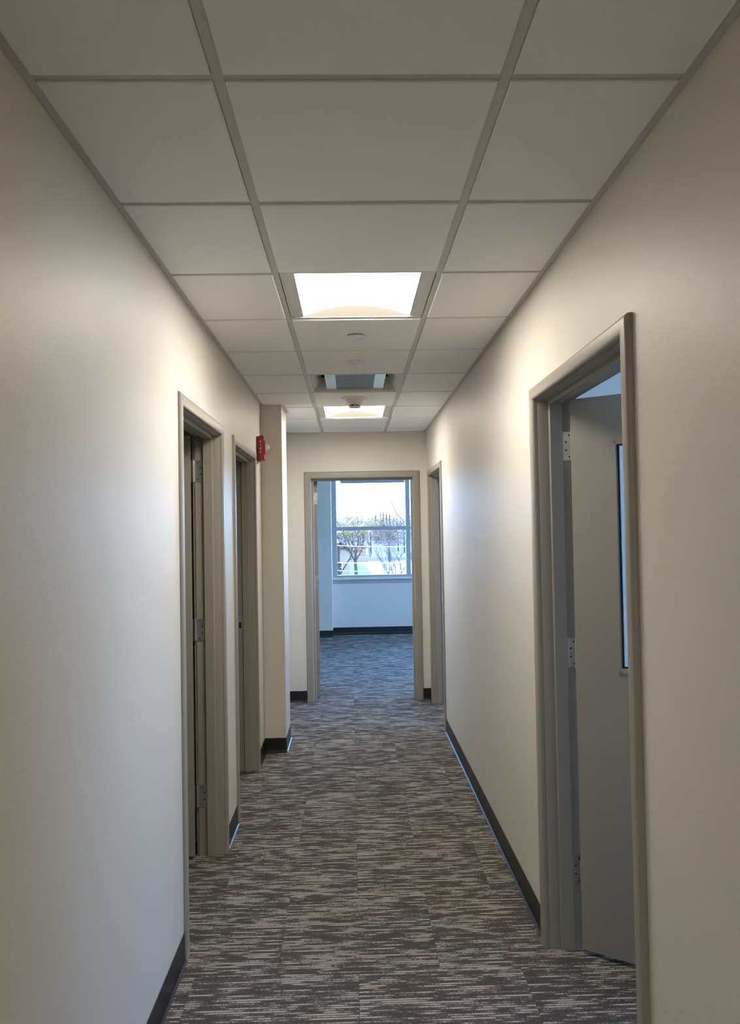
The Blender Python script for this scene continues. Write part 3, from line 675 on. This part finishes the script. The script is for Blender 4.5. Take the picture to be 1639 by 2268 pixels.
def grow(mb, p, d, L_, r, depth, spread, rng, up=.32):
    n = 3; pts = [p.copy()]; rad = [r]
    for k in range(n):
        d = (d+Vector((rng.uniform(-1, 1), rng.uniform(-1, 1), rng.uniform(-.5, 1)))*.13+Vector((0, 0, up*.4))).normalized()
        pts.append(pts[-1]+d*L_/n); rad.append(r*(1-.38*(k+1)/n))
    mb.tube(pts, rad, 5 if depth > 2 else 3)
    if depth == 0: return
    kids = rng.choice((2, 3, 3)) if depth > 1 else 3
    for k in range(kids):
        ax_ = Vector((rng.uniform(-1, 1), rng.uniform(-1, 1), rng.uniform(-.3, .5))).normalized()
        nd = (d+ax_*spread*rng.uniform(.6, 1.2)).normalized()
        st = pts[-1] if k == 0 else pts[rng.choice((-1, -2))]
        grow(mb, st, nd, L_*rng.uniform(.66, .86), rad[-1]*.78, depth-1, spread, rng, up)
def bare_tree(px, D, top_py, label, fork=.28, spread=.75, depth=6, m='bark', seed=1, trunk_r=.022, group=None, buds=None):
    rng = random.Random(seed); b = ray(px, 1200, D); base = Vector((b.x, D, gh(b.x, D)-.1)); H = ray(px, top_py, D).z-base.z
    R = root('bare_tree', base, label=label, cat='tree', group=group)
    mb = MB(); tp = base+Vector((rng.uniform(-.03, .03)*H, 0, H*fork)); mid = (base+tp)/2+Vector((rng.uniform(-.01, .01)*H, 0, 0))
    r = H*trunk_r; mb.tube([base, mid, tp], [r*1.2, r, r*.85], 8); finish('trunk', mb, M[m], R)
    mb = MB(); n = rng.choice((3, 4)); L0 = H*(1-fork)*.315
    for k in range(n):
        a = 2*math.pi*(k+rng.uniform(-.2, .2))/n
        d = Vector((math.cos(a)*spread, math.sin(a)*spread, 1)).normalized()
        grow(mb, tp, d, L0, r*.62, depth-1, spread, rng)
    # fit the crown to the tree's height
    zt = max(v.z for v in mb.v); k = (base.z+H-tp.z)/(zt-tp.z)
    mb.v = [tp+(v-tp)*k for v in mb.v]
    finish('crown', mb, M[m], R)['kind'] = 'stuff'
    if buds:
        mb2 = MB(); pts = [v for v in mb.v if v.z > tp.z+H*.15]
        for v in rng.sample(pts, min(len(pts), 1300)):
            s_ = H*.006*rng.uniform(.6, 1.4); o_ = Vector([rng.uniform(-1, 1)*H*.012 for _ in range(3)])
            q = v+o_; mb2.prism([q+Vector((s_, 0, 0)), q+Vector((-s_*.5, s_*.8, 0)), q+Vector((-s_*.5, -s_*.8, 0))], [q+Vector((s_*.3, 0, s_)), q+Vector((-s_*.2, s_*.3, s_)), q+Vector((-s_*.2, -s_*.3, s_))])
        finish('buds', mb2, M[buds], R)['kind'] = 'stuff'
    return R
bare_tree(789, 78, 1142, 'bare tree with leaning trunk left of the pale path, seen through the far window', .40, .85, 6, 'bark', 3, buds='bud')
bare_tree(874, 66, 1172, 'low forked bare tree standing beside the parking lot', .28, .95, 6, 'bark', 11, .016)
bare_tree(862, 74, 1182, 'slimmer bare tree just left of the forked one', .32, .7, 6, 'bark2', 21, .014)
bare_tree(786, 135, 1117, 'tallest bare tree, its fan of twigs against the sky at the left', .3, .8, 7, 'bark2', 5)
bare_tree(748, 62, 1150, 'bare tree at the left edge of the far window by the house', .35, .9, 6, 'bark', 9, .018)
bare_tree(905, 110, 1136, 'bare tree behind the window mullion on the right', .3, .85, 6, 'bark2', 15)
bare_tree(820, 170, 1140, 'slender bare tree in the middle distance above the path', .3, .8, 6, 'bark2', 31, buds='bud')
# woods on the far hill: rounded twiggy crowns
def far_tree(x, y, h, kind, rng):
    base = Vector((x, y, gh(x, y)-.3))
    if kind == 'conifer':
        R = root('conifer', base, label='dark conifer tip rising over the far woods', cat='tree', group='conifers over the far woods')
        mb = MB(); mb.tube([base, base+Vector((0, 0, h*.3))], [.3, .25], 6); finish('trunk', mb, M['bark'], R)
        mb = MB(); n = 9
        for k in range(7):
            z0 = h*(.12+.12*k); rr = h*.125*(1-k/7.6); A = []
            for i in range(n*2): a = math.pi*i/n; q = rr*(1 if i % 2 else .62); A.append(base+Vector((q*math.cos(a), q*math.sin(a), z0-rr*.25)))
            tip = base+Vector((0, 0, z0+h*.22)); b0 = len(mb.v); mb.v += A+[tip]; mb.f += [[b0+i, b0+(i+1) % (2*n), b0+2*n] for i in range(2*n)]+[list(range(b0, b0+2*n))]
        finish('foliage', mb, M['conifer'], R)
    else:
        R = root('distant_tree', base, label='bare tree in the hazy wood across the valley', cat='tree', group='bare trees of the far wood')
        mb = MB(); mb.tube([base, base+Vector((0, 0, h*.5))], [h*.025, h*.015], 5); finish('trunk', mb, M['bark'], R)
        mb = MB(); c = base+Vector((0, 0, h*.60))
        for k in range(420):            # a haze of twigs
            a, b_ = rng.uniform(0, 2*math.pi), math.acos(rng.uniform(-.6, 1)); rr = rng.uniform(.35, 1)
            d = Vector((math.sin(b_)*math.cos(a)*.95, math.sin(b_)*math.sin(a)*.95, math.cos(b_)))
            q = c+d*h*.40*rr; L_ = h*.09; tdir = (d+Vector((rng.uniform(-.6, .6), rng.uniform(-.6, .6), rng.uniform(0, .6)))).normalized()
            mb.tube([q-tdir*L_*.5, q+tdir*L_*.5], [h*.0085, h*.004], 3)
        finish('twigs', mb, M['budb' if kind == 'brown' else 'bud' if kind == 'bud' else 'bark2'], R)['kind'] = 'stuff'
rng = random.Random(4)
for row, (D, n) in enumerate(((150, 4), (195, 5), (250, 6), (285, 7))):
    for i in range(n):
        x = -D*.075+D*.20*(i+rng.uniform(.42, .58))/n; y = D+(8 if i % 2 else -8)
        tgt = (1152, 1146, 1140, 1135)[row]+rng.uniform(-3, 4)
        px = 819.5; top = CAMZ+(1174-tgt)/F_PX*y; h = top-gh(x, y)+.3
        far_tree(x, y, h, rng.choice(('brown', 'brown', 'grey', 'bud') if row < 2 else ('brown', 'grey')), rng)
for i, px in enumerate((832, 843, 849, 856, 863)):
    cy = 264+2.4*((i*2) % 5); b = ray(px, 1150, cy); h = ray(px, (1136, 1131, 1130, 1132, 1134)[i], cy).z-gh(b.x, cy)+.3
    far_tree(b.x, cy, h, 'conifer', rng)
# house at the left
def house(px, D, label, w_, dpt, wall_h, ridge, m, name='house'):
    b = ray(px, 1200, D); x0 = b.x-w_/2; z0 = gh(b.x, D)
    R = root(name, (b.x, D, z0), label=label, cat='house')
    mb = MB(); mb.box(x0, x0+w_, D, D+dpt, z0-.3, z0+wall_h); mb.prism([(x0+.1, D+.1, z0+wall_h), (x0+w_-.1, D+.1, z0+wall_h), (b.x, D+.1, z0+ridge-.15)], [(x0+.1, D+dpt-.1, z0+wall_h), (x0+w_-.1, D+dpt-.1, z0+wall_h), (b.x, D+dpt-.1, z0+ridge-.15)]); finish('wall', mb, M[m], R)
    for sx in (-1, 1):
        mb = MB(); e_ = b.x+sx*(w_/2+.35); A = [(e_, z0+wall_h-.2), (b.x, z0+ridge), (b.x, z0+ridge+.18), (e_, z0+wall_h)]
        mb.prism([(x, D-.4, z) for x, z in A], [(x, D+dpt+.4, z) for x, z in A]); finish('roof', mb, M['roofing'], R)
    for fx, fz in ((-.28, .28), (.22, .28), (0, .78)):
        mb = MB(); cx, cz = b.x+fx*w_, z0+wall_h*fz+.5; fr = MB(); q5 = min(1, w_/5); fr.box(cx-.55*q5, cx+.55*q5, D-.06, D+.02, cz-.65*q5, cz+.65*q5); o = finish('window', fr, M['print'], R)
        for q in (0, 1): mb = MB(); mb.box(cx-.45*q5, cx+.45*q5, D-.09, D-.05, cz+(-.55+q*.57)*q5, cz+(-.03+q*.57)*q5); finish('pane', mb, M['dglass'], o)
    return R
house(728, 96, 'grey house with gabled roof behind the left bare tree', 5.2, 7, 3.6, 5.6, 'siding')
house(721, 88, 'taller pale house at the very left edge of the far window', 3.0, 6, 5.2, 6.6, 'concrete')
house(797, 175, 'small red house in the distance between the trees', 2.6, 4, 2.0, 3.0, 'brickred')
# utility poles, wires, leaning mast
def pole(px, D, top_py, label):
    b = ray(px, 1200, D); z0 = gh(b.x, D); zt = ray(px, top_py, D).z
    R = root('utility_pole', (b.x, D, z0), label=label, cat='utility pole')
    mb = MB(); mb.tube([Vector((b.x, D, z0-.2)), Vector((b.x, D, zt))], [.14, .10], 8); finish('post', mb, M['pole'], R)
    mb = MB(); mb.box(b.x-.9, b.x+.9, D-.06, D+.06, zt-.5, zt-.36); finish('crossarm', mb, M['pole'], R)
    return b.x, zt-.36
xa, za = pole(749, 58, 1203, 'slim utility pole at the left of the far window')
for py0, py1, lb in ((1206, 1209, 'upper pale wire strung across the trees'), (1245, 1243, 'lower pale wire strung across the trees'), (1262, 1262, 'lowest wire crossing above the lawn')):
    a, b = ray(700, py0, 57.8), ray(960, py1, 57.8); pts = [a.lerp(b, t/12)-Vector((0, 0, .12*math.sin(math.pi*t/12))) for t in range(13)]
    mb = MB(); mb.tube(pts, [.035]*13, 5); tag(finish('wire', mb, M['wire']), lb, 'wire')
a, b, c = ray(865.5, 1108, 190), ray(879, 1139, 190), ray(893, 1153, 190)
mb = MB(); mb.tube([a, b, c], [.11, .13, .15], 6); g0 = ray(893, 1153, 190); mb.tube([c, Vector((c.x+.2, 190, gh(c.x, 190)))], [.15, .2], 6)
tag(finish('leaning_mast', mb, M['bark']), 'thin dark mast leaning above the treetops at the upper right', 'mast')
print('carpet tiles', cnt, 'objects', len(bpy.data.objects))
